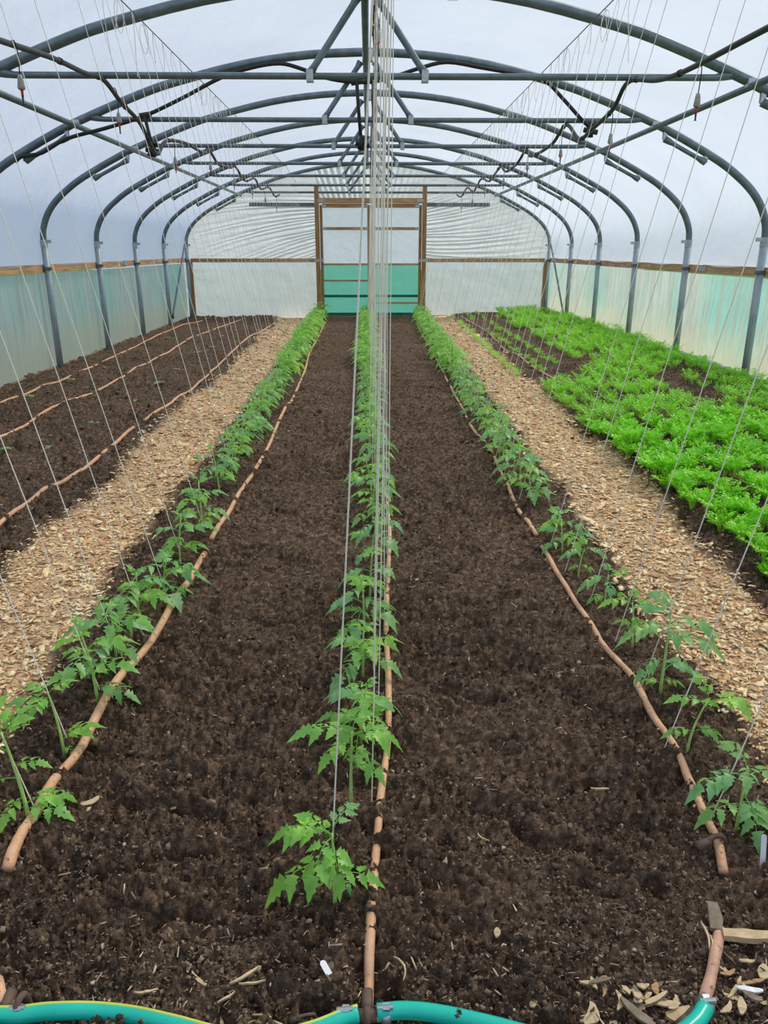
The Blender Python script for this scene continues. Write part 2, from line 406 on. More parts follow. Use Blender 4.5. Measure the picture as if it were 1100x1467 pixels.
# end wall: sheets between the hoop, the rails and the door frame
YW = YE+.06
def top_z(x): return np.interp(x, AX[1:-1], AZ[1:-1])
PXL, PXR = -1.03, 1.125
def end_upper(x0, x1, name, label, sgn):
    def fn(U, W):
        x = x0+U*(x1-x0); zt = np.maximum(np.interp(x, AX[2:-2], AZ[2:-2])+.03, 1.2); z = 1.16+W*(zt-1.16)
        d = np.abs(x-(PXL if sgn < 0 else PXR)); q = (z-1.9)/(1+.42*d)+(.10*d if sgn < 0 else -.13*d)
        fo = np.sin(q*105+9*fbm(q*12, d*.6, 41))*.013*(.4+1.2*fbm(q*7, d*.8, 43))*np.exp(-d*.30)*smooth(3.2, 1.2, d)*smooth(2.5, 2.2, z)
        return np.stack([x, YW+fo, z], -1)
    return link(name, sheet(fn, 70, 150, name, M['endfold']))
wb = struct(end_upper(-3.74, PXL, 'wall_back', '', -1), 'gathered cloudy polythene of the end wall left of the door')
o = end_upper(PXR, 3.74, 'upper_sheet', '', 1); o.parent = wb
def flat_sheet(x0, x1, z0, z1, name, mat, parent, y=YW, wr=.01, seed=0, nu=60, nv=30):
    def fn(U, W):
        x = x0+U*(x1-x0); z = z0(x)+W*(z1-z0(x)) if callable(z0) else z0+W*(z1-z0)
        return np.stack([x, y+wr*(fbm(x*2.5, z*5, 50+seed)-.5)*2, z], -1)
    return link(name, sheet(fn, nu, nv, name, mat), parent)
flat_sheet(-3.79, PXL, .0, 1.12, 'lower_sheet', M['endsheet'], wb, seed=1)
flat_sheet(PXR, 3.79, lambda x: .03+.05*(x-PXR)/2.6, 1.12, 'lower_sheet', M['endsheet'], wb, seed=2)
def crown(U, W):
    x = PXL+U*(PXR-PXL); z = 2.28+W*(np.interp(x, AX[2:-2], AZ[2:-2])+.03-2.28)
    q = x/(1+.5*(z-2.28)); return np.stack([x, YW+.022*np.sin(q*62+5*fbm(q*4, z*0, 44)), z], -1)
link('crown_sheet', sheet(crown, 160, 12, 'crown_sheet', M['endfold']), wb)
for i, (xa, xb, n) in enumerate(((-3.62, PXL-.05, 2), (PXR+.05, 3.62, 2))):
    L = (xb-xa)/n
    for k in range(n):
        MB().box((xa+L*(k+.5), YW-.035, 1.128), (L-.008, .045, .075)).build('plank', M['woodx'], wb)
for xx in (-3.64, 3.64):
    MB().box((xx, YW-.04, .53), (.10, .05, 1.16)).build('corner_post', M['woodz'], wb)
for x0, x1 in ((-2.37, PXL-.05), (PXR+.05, 2.43)):
    b = MB(); nn = 10
    for k in range(nn):
        xa = x0+(x1-x0)*k/nn; xb = x0+(x1-x0)*(k+1)/nn
        b.box(((xa+xb)/2, YW-.03-.004*(k % 2), 2.185), (xb-xa+.002, .03, .072))
    b.build('batten', M['vent'], wb, label='slate grey batten across the gathered sheet')
# door frame and double door
df = struct(MB().box((PXL, YW-.05, 1.27), (.085, .07, 2.56)).build('trim_3', M['woodz']), 'brown timber door frame in the end wall')
MB().box((PXR, YW-.05, 1.27), (.085, .07, 2.56)).build('jamb', M['woodz'], df)
MB().box(((PXL+PXR)/2, YW-.05, 2.258), (PXR-PXL-.09, .06, .10)).build('lintel', M['woodx'], df)
MB().box(((PXL+PXR)/2, YW-.03, .0), (PXR-PXL-.09, .05, .05)).build('sill', M['woodx'], df)
for xx in (PXL+.09, PXR-.09):
    MB().box((xx, YW-.083, 2.258), (.13, .006, .06)).build('bracket', M['zinc'], df)
for xx in (PXL+.02, PXR-.02):
    MB().box((xx, YW-.088, 1.125), (.20, .006, .055)).build('bracket', M['zinc'], df)
def door(name, x0, x1, label, rails):
    r = MB().box((x0+.03, YW-.02, 1.10), (.055, .04, 2.16)).build(name, M['woodz']); struct(r, label)
    MB().box((x1-.03, YW-.02, 1.10), (.055, .04, 2.16)).build('stile', M['woodz'], r)
    for z, h in rails:
        MB().box(((x0+x1)/2, YW-.022, z), (x1-x0-.12, .038, h)).build('door_rail', M['woodx'], r)
    for z in (2.16, 1.737):
        for xx in (x0+.09, x1-.09): MB().box((xx, YW-.045, z), (.10, .005, .048)).build('bracket', M['zinc'], r)
    flat_sheet(x0, x1, 1.07, 2.14, 'upper_sheet', M['doorwhite'], r, YW+.012, .004, 5, 20, 20)
    flat_sheet(x0, x1, .06, 1.07, 'lower_sheet', M['doorgreen'], r, YW+.012, .004, 6, 20, 20)
    MB().box(((x0+x1)/2, YW+.006, .425), (x1-x0-.12, .02, .048)).build('back_rail', M['dkgreen'], r, label='rail seen dark green through the sheet')
    MB().box(((x0+x1)/2, YW-.0, .055), (x1-x0-.12, .02, .07)).build('kick_rail', M['dkgreen'], r, label='dark green bottom strip')
    return r
door('door_1', PXL+.05, .035, 'left leaf of the timber and polythene double door', [(2.165, .075), (1.737, .056), (1.05, .036), (.73, .034)])
door('door_2', .045, PXR-.05, 'right leaf of the timber and polythene double door', [(2.165, .075), (1.737, .056), (1.05, .036), (.286, .034)])

# ================================================================== STEEL FRAME
R_H = .034
def hoop(i, label):
    Y = Y0+SP*i; gl = gb(-3.68, Y)-.1; gr = gb(3.68, Y)-.1
    root = empty('hoop_frame', (0, Y, 0), label, 'hoop', 'steel hoop frames of the polytunnel')
    pts = [(-HW, 0, 1.38)]+[(x, 0, z) for x, z in ARC]+[(HW, 0, 1.38)]
    MB().tube(pts, R_H, 10).build('arch_tube', M['steel'], root, True)
    for sx, g in ((-1, gl), (1, gr)):
        MB().tube([(sx*HW, 0, g), (sx*HW, 0, 1.42)], R_H+.003, 10).build('post', M['poststeel'], root, True)
        MB().tube([(sx*HW, 0, 1.36), (sx*HW, 0, 1.44)], R_H+.006, 10).box((sx*(HW-.055), -.01, 1.42), (.06, .03, .035)).build('collar', M['zinc'], root)
        b = MB().tube([(sx*HW, 0, 1.11), (sx*HW, 0, 1.145)], R_H+.008, 10); b.box((sx*(HW-.02), -.03, 1.128), (.09, .03, .02)); b.build('rail_clamp', M['steel'], root)
        # haunch brace, flattened at both ends
        a = np.array((sx*3.03, -.005, 2.075)); c = np.array((sx*2.64, -.005, 2.265)); d = (c-a)/np.linalg.norm(c-a)
        P = [a, a+d*.05, a+d*.09, c-d*.09, c-d*.05, c]
        MB().tube(P, [.030, .026, .019, .019, .026, .030], 8).build('haunch_brace', M['steel'], root, True)
        for q in (a, c):
            zt = arc_z(q[0]); MB().box((q[0], 0, (q[2]+zt)/2), (.032, .03, abs(zt-q[2])+.01)).build('brace_clip', M['zinc'], root)
        # king strut
        MB().tube([(sx*.06, 0, 2.86), (sx*.09, 0, 2.815), (sx*.345, 0, 2.47), (sx*.378, 0, 2.425)], [.03, .022, .022, .03], 8).build('strut', M['steel'], root, True)
        MB().box((sx*.378, 0, 2.41), (.045, .062, .07)).build('strut_clip', M['zinc'], root)
        MB().box((sx*2.53, -.03, 2.375), (.05, .05, .05)).build('purlin_clamp', M['zinc'], root)
    MB().tube([(-2.42, 0, 2.43), (-2.36, 0, 2.42), (-2.30, 0, 2.41), (2.30, 0, 2.41), (2.36, 0, 2.42), (2.42, 0, 2.43)], [.03, .028, .021, .021, .028, .03], 8).build('tie_bar', M['steel'], root, True)
    MB().box((0, 0, 2.905), (.09, .085, .085)).build('ridge_clamp', M['zinc'], root)
    return root
names = {-2: 'grey steel hoop whose king struts run off the top of the picture', -1: 'grey steel hoop nearest the camera, arching out of the top of the picture',
         0: 'second grey steel hoop from the camera, black feed pipe tied under its arch', 1: 'third grey steel hoop from the camera',
         2: 'fourth grey steel hoop from the camera', 3: 'fifth grey steel hoop from the camera', 4: 'grey steel hoop just in front of the end hoop', 5: 'end hoop of grey steel standing against the end wall'}
for i in range(-2, 6): hoop(i, names[i])
tag(MB().tube([(-.015, 0.4, 2.855), (-.015, YE, 2.855)], .026, 10).build('ridge_pole', M['steel'], None, True), 'straight steel ridge pole along the top of the tunnel', 'pole')
tag(MB().tube([(-2.53, .3, 2.35), (-2.53, YE+.02, 2.35)], .024, 10).build('purlin', M['steel'], None, True), 'long steel purlin clamped under the hoops on the left side', 'pole', 'side purlins')
tag(MB().tube([(2.53, .3, 2.35), (2.53, YE+.02, 2.35)], .024, 10).build('purlin', M['steel'], None, True), 'long steel purlin clamped under the hoops on the right side', 'pole', 'side purlins')
for sx, sd in ((-1, 'left'), (1, 'right')):
    tag(MB().tube([(sx*3.60, YE-.02, 1.72), (sx*3.645, YE-.35, 1.38), (sx*3.63, YE-SP+.06, .22), (sx*3.64, YE-SP+.05, .12)], [.024, .018, .018, .024], 8).build('diagonal_brace', M['steel'], None, True),
        'slanting steel brace in the far %s corner of the tunnel' % sd, 'brace', 'corner braces')

# ================================================================== OVERHEAD WIRES AND TWINES
WX, WZ = 1.42, 2.695
for sx, sd in ((-1, 'left'), (1, 'right')):
    tag(MB().tube([(sx*WX, 1.0, WZ), (sx*WX, YE-1.9, WZ), (sx*WX, YE, WZ-.12 if sx < 0 else WZ)], .0035, 5).build('support_wire', M['wire']),
        'thin overhead wire holding the twines of the %s tomato row' % sd, 'wire', 'overhead support wires')
tag(MB().tube([(.085, 1.0, 2.80), (.085, YE, 2.80)], .0035, 5).build('support_wire', M['wire']), 'thin overhead wire holding the twines of the centre tomato row', 'wire', 'overhead support wires')

def dense(pix, n=6, lift=0, follow=True, sink=.3, r=.01):
    P = [px(*p) for p in pix]; C = interp_curve([(x, y, 0) for x, y, z in P], n); out = []
    for x, y, _ in C:
        zz = [gz(x+dx, y+dy) for dx in (-.015, 0, .015) for dy in (-.03, 0, .03)]
        out.append((x, y, float(np.mean(zz))+r*(1-sink)+lift))
    Z = np.array([p[2] for p in out]); K = np.ones(3)/3
    if len(Z) > 4: Zs = np.convolve(np.pad(Z, 1, 'edge'), K, 'valid'); out = [(p[0], p[1], float(z)) for p, z in zip(out, Zs)]
    return out

left_px = [(41, 1170), (91, 1072), (140, 1003), (167, 945), (200, 893), (234, 852), (258, 805), (291, 763), (314, 703), (332, 681)]
cen_px = [(480, 1305), (503, 1165), (517, 1063), (520, 972), (522, 905), (530, 850), (533, 800), (534, 750)]
right_px = [(1054, 1191), (983, 1085), (945, 996), (905, 928), (865, 872), (828, 825), (805, 789), (758, 720), (745, 700)]
def rowlist(pix, x_end, y_end, step):
    L = [px(*p)[:2] for p in pix]; x, y = L[-1]; x0, y0 = L[-1]
    while y+step < y_end:
        y += step*random.uniform(.85, 1.15); t = (y-y0)/(y_end-y0)
        L.append((x0+(x_end-x0)*t+random.uniform(-.025, .025), y))
    return L
rows = {'left': rowlist(left_px, -1.0, 16.25, .275), 'centre': rowlist(cen_px, -.04, 16.25, .28), 'right': rowlist(right_px, 1.02, 16.25, .275)}

# twine shapes near the top (spare ends and loops)
def loose_end(seed):
    r = random.Random(seed); b = MB(); L = r.uniform(.12, .34)
    if r.random() < .5:
        c = []
        for k in range(13):
            t = k/12*2*PI; c.append((.025*math.sin(t)*(1+.3*math.cos(t)), .01*math.cos(t), -L*.5*(1-math.cos(t))-.01))
        b.tube(c, .0021, 4)
        b.tube([(0, 0, 0), (.012, 0, -L*.5), (.03, 0, -L*1.05)], .0021, 4)
    else:
        b.tube([(0, 0, 0), (.01, .005, -L*.4), (-.006, 0, -L*.8), (.03*r.uniform(-1, 1), 0, -L*1.2)], .0021, 4)
    me = bpy.data.meshes.new('loose_end'); me.from_pydata(np.concatenate(b.v).tolist(), [], b.f); me.materials.append(M['twine']); return me
loose = [loose_end(s) for s in range(7)]
for rn, L in rows.items():
    for i, (x, y) in enumerate(L):
        if rn == 'centre': top = (.075+(0 if i == 0 else random.uniform(-.035, .03)), y+.02, 2.80); bx = x+(-.012 if i == 0 else random.uniform(-.01, .075))
        else: s = -1 if rn == 'left' else 1; top = (s*WX, y, WZ-(max(0, y-(YE-1.9))/1.9*.12 if s < 0 else 0)); bx = x-(.0 if s < 0 else .05)
        gzv = gb(x, y)
        bot = (bx, y+.03, gzv+.01)
        mid = tuple((a+c)/2 for a, c in zip(top, bot)); mid = (mid[0], mid[1], mid[2]-.002)
        r = .0017
        o = MB().tube([top, mid, bot], r, 5).build('twine', M['twine'])
        if i < 12: lab = 'pale twine running down to the %s tomato plant from the front of the %s row' % (ORD[i], rn)
        else: lab = 'pale vertical twine among the crowded ones over the far %s tomato row' % rn
        tag(o, lab, 'twine', 'twines of the %s tomato row' % rn)
        if rn != 'centre' and y > 4.6 and y < 14 or rn == 'centre' and y < 6 and i % 2:
            e = link('loose_end', loose[random.randrange(7)], o); e.location = top; e.rotation_euler[2] = random.uniform(0, 6.28)

# ================================================================== OVERHEAD WATERING
def wavy(x, ctrl, mat, label):
    P = interp_curve([(x+dx, y, z) for y, z, dx in ctrl], 6)
    root = MB().tube(P, .0155, 8).build('overhead_hose', mat, None, True); tag(root, label, 'hose', 'overhead watering hoses')
    # cable ties
    for k in range(4, len(P), 9):
        p = P[k]; q = P[min(k+1, len(P)-1)]
        MB().tube([p, tuple(np.array(p)+(np.array(q)-np.array(p))*.25)], .020, 8).build('cable_tie', M['black'], root)
    return P
lc = [(.4, 2.30, 0), (1.3, 2.24, 0), (2.3, 2.33, 0), (3.5, 2.22, -.02), (4.23, 2.275, 0), (4.9, 2.34, 0), (5.4, 2.365, 0), (5.72, 2.385, .02), (6.15, 2.32, 0), (6.58, 2.255, 0), (6.85, 2.13, 0), (7.05, 2.085, 0), (7.3, 2.20, 0), (7.57, 2.25, 0), (8.2, 2.30, 0), (8.9, 2.29, .03), (9.32, 2.375, 0), (10, 2.29, -.02), (10.7, 2.32, 0), (11.1, 2.37, 0), (11.9, 2.26, 0), (12.9, 2.37, 0), (13.6, 2.27, 0), (14.7, 2.37, 0), (15.6, 2.28, 0), (16.4, 2.36, 0)]
rc = [(.4, 2.30, 0), (1.4, 2.25, 0), (2.4, 2.32, 0), (3.4, 2.23, 0), (3.83, 2.248, 0), (4.73, 2.262, 0), (5.2, 2.30, 0), (5.72, 2.385, -.02), (6.1, 2.28, 0), (6.62, 2.223, 0), (7.0, 2.20, 0), (7.5, 2.375, 0), (8.04, 2.282, 0), (9.0, 2.28, 0), (9.32, 2.375, 0), (9.87, 2.288, 0), (10.6, 2.27, 0), (11.1, 2.37, 0), (12.0, 2.27, 0), (12.9, 2.37, 0), (13.8, 2.25, 0), (14.7, 2.37, 0), (15.6, 2.28, 0), (16.4, 2.36, 0)]
ccl = [(.4, 2.74, 0), (1.5, 2.70, 0), (2.6, 2.74, 0), (3.6, 2.70, .01), (4.6, 2.72, 0), (5.7, 2.70, 0), (6.6, 2.66, .02), (7.5, 2.62, 0), (8.2, 2.56, .01), (9.3, 2.60, 0), (11.1, 2.60, 0), (13, 2.58, 0), (16.4, 2.58, 0)]
PL = wavy(-1.75, lc, M['greyhose'], 'dusty black overhead hose sagging from bar to bar on the left')
PR = wavy(1.75, rc, M['black'], 'black overhead hose sagging from bar to bar on the right')
PC = wavy(.045, ccl, M['black'], 'black overhead hose running just below the ridge pole')
def sprinkler_on(P, y, label, group, drop=.17):
    i = min(range(len(P)), key=lambda k: abs(P[k][1]-y)); x, yy, z = P[i]
    r = empty('sprinkler', (x, yy, z), label, 'sprinkler', group); r.scale = (.78, .78, .78)
    MB().tube(interp_curve([(0, 0, .012), (.02, 0, .02), (.035, 0, -.03), (.03, 0, -drop)], 4), .004, 6).build('drop_tube', M['black'], r, True)
    MB().tube([(.03, 0, -drop), (.03, 0, -drop-.02), (.03, 0, -drop-.075), (.03, 0, -drop-.085)], [.012, .017, .024, .02], 10).build('weight', M['weight'], r, True)
    MB().tube([(.03, 0, -drop-.085), (.03, 0, -drop-.125)], [.010, .008], 8).build('red_collar', M['red'], r, True)
    MB().tube([(.03, 0, -drop-.12), (.03, 0, -drop-.165), (.03, 0, -drop-.17)], [.0075, .006, .011], 8).build('nozzle', M['black'], r, True)
for P, sd, ys0 in ((PL, 'left', 4.35), (PR, 'right', 4.55)):
    for k in range(8):
        sprinkler_on(P, ys0+k*1.6, 'red and grey hanging sprinkler on the %s overhead hose, %s from the camera' % (sd, ORD[k]), 'sprinklers on the %s hose' % sd)
for k in range(6):
    sprinkler_on(PC, 5.55+k*1.8, 'red and grey hanging sprinkler on the centre overhead hose, %s from the camera' % ORD[k], 'sprinklers on the centre hose', .10)
# feed pipe under the second hoop with three drops
fp = empty('feed_pipe', (0, Y0-.05, 0), 'black feed pipe looped under the second hoop with three tees', 'pipe')
def lz(pts): return [(p[0], p[1], p[2]) for p in pts]
fpts = [atY(u, v, Y0-.05)-np.array((0, Y0-.05, 0)) for u, v in [(22, 232), (32, 224), (60, 219), (95, 199), (150, 184), (207, 166), (262, 140), (315, 112), (360, 97), (400, 91), (430, 98), (465, 111), (500, 117), (535, 117), (570, 108), (600, 98), (640, 89), (690, 97), (740, 106), (780, 116), (805, 140), (830, 168), (846, 184)]]
MB().tube(interp_curve(fpts, 4), .016, 8).build('arched_pipe', M['black'], fp, True)
for (u0, v0), pts in (((207, 166), [(207, 166), (213, 190), (219, 214)]), ((511, 118), [(511, 118), (513, 150), (517, 200)])):
    P = [atY(u, v, Y0-.09)-np.array((0, Y0-.05, 0)) for u, v in pts]
    MB().tube(P, .015, 8).tube([P[0]+np.array((-.05, .02, 0)), P[0]+np.array((.05, .02, .015))], .024, 8).build('drop_pipe', M['black'], fp, True)
for u, v in ((219, 214), (846, 186), (519, 205)):
    p = atY(u, v, Y0-.12)-np.array((0, Y0-.05, 0)); b = MB()
    b.tube([p+np.array((0, 0, .06)), p-np.array((0, 0, .06))], .026, 8); b.tube([p+np.array((-.06, 0, .0)), p+np.array((.06, 0, -.02))], .022, 8)
    b.box(p+np.array((.03, -.03, .04)), (.03, .05, .02)); b.tube([p+np.array((-.04, -.02, -.05)), p+np.array((.05, -.02, .05))], .014, 6)
    b.build('valve', M['black'], fp, True)

# ================================================================== HOSES ON THE GROUND
def ghose(pix, r, label, mat='hose', sink=.15, group='seep hoses along the beds'):
    P = dense(pix, 5, 0, True, sink, r)
    o = MB().tube(P, [r*(1+.05*math.sin(k*.7)) for k in range(len(P))], 10).build('seep_hose', M[mat], None, True)
    return tag(o, label, 'hose', group)
ghose([(12, 1258), (28, 1215), (47, 1177), (78, 1126), (145, 1024), (204, 934), (258, 850), (293, 795)], .0135, 'brown seep hose beside the left tomato row, straight front length', sink=-.35)
ghose([(303, 776), (330, 730), (360, 680), (385, 640), (405, 595), (420, 570), (436, 535), (444, 505), (457, 482), (466, 462)], .0125, 'brown seep hose beside the left tomato row, winding far length')
ghose([(526, 1438), (528, 1395), (530, 1350), (540, 1200), (548, 1120), (556, 1050), (556, 970), (553, 900), (556, 820), (558, 760), (552, 715), (543, 680), (537, 640), (535, 590), (533, 540), (531, 480), (531, 458)], .0105, 'brown seep hose beside the centre tomato row, flecked with soil')
ghose([(1036, 1254), (1022, 1201), (991, 1128), (969, 1081), (925, 1012), (882, 950), (845, 892), (805, 834), (787, 804), (775, 786)], .0105, 'brown seep hose beside the right tomato row, front length')
ghose([(768, 770), (740, 724), (722, 687), (704, 651), (673, 604), (656, 577), (640, 547), (629, 523), (615, 495), (602, 476), (598, 460)], .0105, 'brown seep hose beside the right tomato row, winding far length')
ghose([(1008, 1437), (1016, 1410), (1024, 1370), (1031, 1330)], .0115, 'short brown seep hose end in the bottom right corner clamped to green hose', 'hosedark', 0)
ghose([(-60, 792), (0, 750), (53, 713), (100, 682), (150, 645), (192, 616)], .0125, 'brown seep hose on the left bed beside the chip path, front length')
ghose([(207, 605), (240, 583), (265, 563), (290, 545), (306, 528), (318, 518), (350, 490), (372, 477), (395, 462)], .0125, 'brown seep hose on the left bed beside the chip path, far length')
ghose([(-60, 665), (0, 632), (57, 595), (90, 578), (120, 568), (175, 540), (205, 525), (240, 507), (262, 492), (290, 478), (345, 459)], .0125, 'brown seep hose along the middle of the left seedling bed')
ghose([(-60, 600), (0, 578), (50, 557), (105, 535), (165, 510), (200, 494), (225, 482), (262, 467), (290, 460)], .0125, 'brown seep hose nearest the left side sheet')
ghose([(660, 452), (675, 462), (700, 477), (722, 496), (748, 514), (770, 530), (800, 545), (823, 557)], .011, 'dusty seep hose across the sparse part of the right bed, nearer the path', 'hosedark')
ghose([(727, 447), (742, 459), (757, 469), (780, 480), (800, 490), (822, 499)], .011, 'dusty seep hose across the sparse part of the right bed, nearer the carrots', 'hosedark')
# pegs over the hoses
def peg(u, v, ang, label, size=1.0):
    x, y, z = px(u, v); z = gz(x, y)
    r = empty('hose_peg', (x, y, z), label, 'peg', 'brown hose pegs', ang)
    P = [(-.03*size, 0, -.03), (-.028*size, 0, .012), (-.014*size, 0, .030*size), (.014*size, 0, .030*size), (.028*size, 0, .012), (.03*size, 0, -.03)]
    MB().tube(interp_curve(P, 4), .0055*size, 7, flat=1.0).build('hoop_wire', M['peg'], r, True)
    MB().tube([(-.045*size, 0, .018*size), (-.012*size, 0, .026*size)], [.011*size, .007*size], 8).build('thumb_tab', M['peg'], r, True)
peg(1021, 1218, .3, 'brown peg over the right seep hose near the front', 1.1)
peg(775, 790, .5, 'brown peg over the right seep hose at its mid joint')
peg(1032, 1332, 1.2, 'brown peg at the buried end of the bottom right hose')
peg(293, 795, -.5, 'brown peg at the break of the left seep hose')
peg(78, 1128, -.4, 'brown peg beside the front of the left seep hose', .8)
peg(19, 619, -.4, 'brown peg on the middle seep hose of the left bed')
# green supply hose along the very front
def gpx(u, v, zz=.036): p = onZ(u, v, zz); return (float(p[0]), float(p[1]), zz)
gp = [gpx(-160, 1462), gpx(-60, 1458), gpx(22, 1457), gpx(70, 1452), gpx(130, 1451), gpx(190, 1457), gpx(250, 1470), gpx(330, 1490), gpx(400, 1490), gpx(450, 1478), gpx(490, 1462), gpx(512, 1455)]
gp2 = [gpx(540, 1453), gpx(580, 1450), gpx(630, 1455), gpx(700, 1470), gpx(780, 1490), gpx(880, 1505), gpx(960, 1490), gpx(995, 1468), gpx(1010, 1446)]
for P, lab in ((gp, 'glossy green supply hose across the bottom left edge, yellow stripe'), (gp2, 'glossy green supply hose across the bottom right edge, yellow stripe')):
    C = interp_curve(P, 6)
    C = [(x, y, z+.004) for x, y, z in C]
    g = tag(MB().tube(C, .0150, 14).build('supply_hose', M['green_hose'], None, True), lab, 'hose', 'green supply hoses')
    S = [((x, y+.006, z+.0120) if P is gp else (x, y-.0112, z-.0020)) for x, y, z in C]; MB().tube(S, .0036, 8).build('stripe', M['stripe'], g, True, label='yellow stripe')
def clamp(p, d, label, wide=.026):
    p = np.array(p); d = np.array(d, float); d /= np.linalg.norm(d)
    r = empty('hose_clip', tuple(p), label, 'clip', 'silver hose clips')
    MB().tube([-d*wide/2, d*wide/2], .0165, 14).build('band', M['zinc'], r, True)
    side = np.array((0, 0, 1.)); b = MB().tube([side*.017-d*.004+np.array((-.012, 0, 0)), side*.017-d*.004+np.array((.016, 0, .002))], .0055, 8); b.box(side*.017, (.012, .014, .010)); b.build('screw', M['zinc'], r)
def tee(p, up, label):
    p = np.array(p); r = empty('tee_connector', tuple(p), label, 'connector', 'brown tee connectors')
    MB().tube([(-.034, 0, 0), (.034, 0, 0)], .0115, 12).tube([(-.006, 0, 0), (.006, 0, 0)], .0155, 12).tube([(0, 0, 0), (0, .045, .004)], .0105, 12).build('body', M['peg'], r, True)
tc = gpx(526, 1455, .034); tee(tc, 1, 'brown tee joining the centre seep hose to the green hose')
clamp((tc[0]-.038, tc[1]-.002, tc[2]), (1, .1, 0), 'silver clip on the green hose left of the centre tee', .016)
clamp((tc[0]+.034, tc[1], tc[2]), (1, 0, 0), 'silver clip on the green hose right of the centre tee', .016)
tl = gpx(2, 1456, .034); tee(tl, 1, 'brown tee on the green hose in the bottom left corner')
clamp((tl[0]+.033, tl[1], tl[2]), (1, 0, 0), 'silver clip on the green hose in the bottom left corner', .014)
MBp = gpx(32, 1448, .03); r_ = empty('hose_peg', (MBp[0], MBp[1], .0), 'brown peg over the green hose in the bottom left corner', 'peg', 'brown hose pegs', 1.4)
MB().tube(interp_curve([(-.022, 0, -.02), (-.022, 0, .03), (-.008, 0, .058), (.012, 0, .055), (.02, 0, .02), (.02, 0, -.02)], 4), .0065, 8).build('hoop_wire', M['peg'], r_, True)
peg(438, 1462, .2, 'ribbed brown peg head beside the centre tee', .6)
rp_ = gpx(1010, 1442, .03); clamp(rp_, (.25, 1, 0), 'silver clip in the bottom right corner on the brown hose end', .02)
peg(990, 1462, .6, 'brown peg over the green hose end in the bottom right corner', 1.0)
# stub of brown hose under the left edge tee
P = [gpx(2, 1440, .03), gpx(0, 1425, .03), gpx(-4, 1405, .022)]
tag(MB().tube(P, .0115, 10).build('seep_hose', M['hose'], None, True), 'stub of brown seep hose in the bottom left corner', 'hose', 'seep hoses along the beds')

# ================================================================== TOMATO PLANTS
LST = [(0, .03), (.08, .16), (.20, .35), (.28, .20), (.42, .36), (.50, .20), (.64, .26), (.72, .14), (.86, .09), (1, .0)]
def leaflet(b, origin, direction, length, rr, wide=1.0):
    d = Vector(direction).normalized(); up = Vector((0, 0, 1)); side = d.cross(up)
    side = side.normalized() if side.length > 1e-4 else Vector((1, 0, 0)); nrm = side.cross(d)
    droop = rr.uniform(.3, 1.0); fold = rr.uniform(.15, .5); V = []
    o = Vector(origin)
    for t, wv in LST:
        c = o+d*(t*length*(1-.1*droop*t))-nrm*(-1)*0-up*(droop*length*t*t*.6)
        wj = wv*length*wide*rr.uniform(.88, 1.12)
        V.append(tuple(c))
        V.append(tuple(c+side*wj-d*(wj*.15)+up*(fold*wj))); V.append(tuple(c-side*wj-d*(wj*.15)+up*(fold*wj)))
    F = []
    n = len(LST)
    for i in range(n-1):
        a, l, r = i*3, i*3+1, i*3+2; A, L2, R2 = a+3, l+3, r+3
        F += [(a, A, L2, l), (a, r, R2, A)]
    b.add(V, F)
def leaf_mesh(seed, pairs=2, L=.115):
    rr = random.Random(seed); b = MB(); arch = rr.uniform(.5, 1.1); sway = rr.uniform(-.12, .12)
    def P(t): return Vector((L*t, L*sway*t*t, L*(.55*t-arch*t*t)))
    b.tube([tuple(P(t)) for t in (0, .25, .5, .75, 1.0)], [.0026, .0022, .0018, .0014, .0010], 5, False)
    for k in range(pairs):
        t = .42+.42*k/max(1, pairs-1)*.9 if pairs > 1 else .6
        p = P(t); tang = (P(t+.05)-P(t-.05)).normalized()
        for s in (-1, 1):
            ll = L*rr.uniform(.42, .58)*(1 if k else .85)
            dr = tang*.55+Vector((0, s, rr.uniform(-.25, .15)))
            q = p+dr.normalized()*L*.06
            b.tube([tuple(p), tuple(q)], .0012, 3, False)
            leaflet(b, q, dr, ll, rr)
            if rr.random() < .5: leaflet(b, P(t-.12), Vector((.2, s, .1)), L*.12, rr, 1.2)
    t = 1.0; leaflet(b, P(1.0), (P(1.0)-P(.9)), L*rr.uniform(.58, .72), rr, 1.15)
    return b
def mb_mesh(b, name, mat, smooth=True):
    me = bpy.data.meshes.new(name); me.from_pydata(np.concatenate(b.v).tolist(), [], b.f); me.materials.append(mat)
    if smooth: me.polygons.foreach_set('use_smooth', [True]*len(me.polygons))
    me.update(); return me
leafs = []; leaf_b = []
for s in range(8):
    b = leaf_mesh(s, 2 if s % 3 else 3); leaf_b.append(b); leafs.append(mb_mesh(b, 'leaf', M['leaf' if s % 2 else 'leafblue']))
def stem_curve(h, lean, az, n=7):
    return [(math.cos(az)*lean*(t*t), math.sin(az)*lean*(t*t), h*t-.012*(t == 0)) for t in [k/n for k in range(n+1)]]
def make_plant(x, y, h, lean, az, leaves, label, group, lsc=1.0):
    z = gz(x, y)-.004
    r = empty('tomato_plant', (x, y, z), label, 'tomato plant', group)
    C = stem_curve(h, lean, az); n = len(C)-1
    MB().tube(C, [(.0050)*(h/.2)**.5*(1-.55*k/n) for k in range(n+1)], 7).build('stem', M['stem'], r, True)
    for a, t, el, s, v in leaves:
        k = min(n-1, int(t*n)); f = t*n-k; p = [C[k][j]*(1-f)+C[k+1][j]*f for j in range(3)]
        o = link('leaf', leafs[v % 8], r); o.location = p
        o.rotation_euler = Matrix.Rotation(math.radians(a), 3, 'Z').to_euler() if abs(el) < 1 else (Matrix.Rotation(math.radians(a), 3, 'Z')@Matrix.Rotation(-math.radians(el), 3, 'Y')).to_euler()
        o.scale = (s*lsc, s*lsc, s*lsc)
    return r
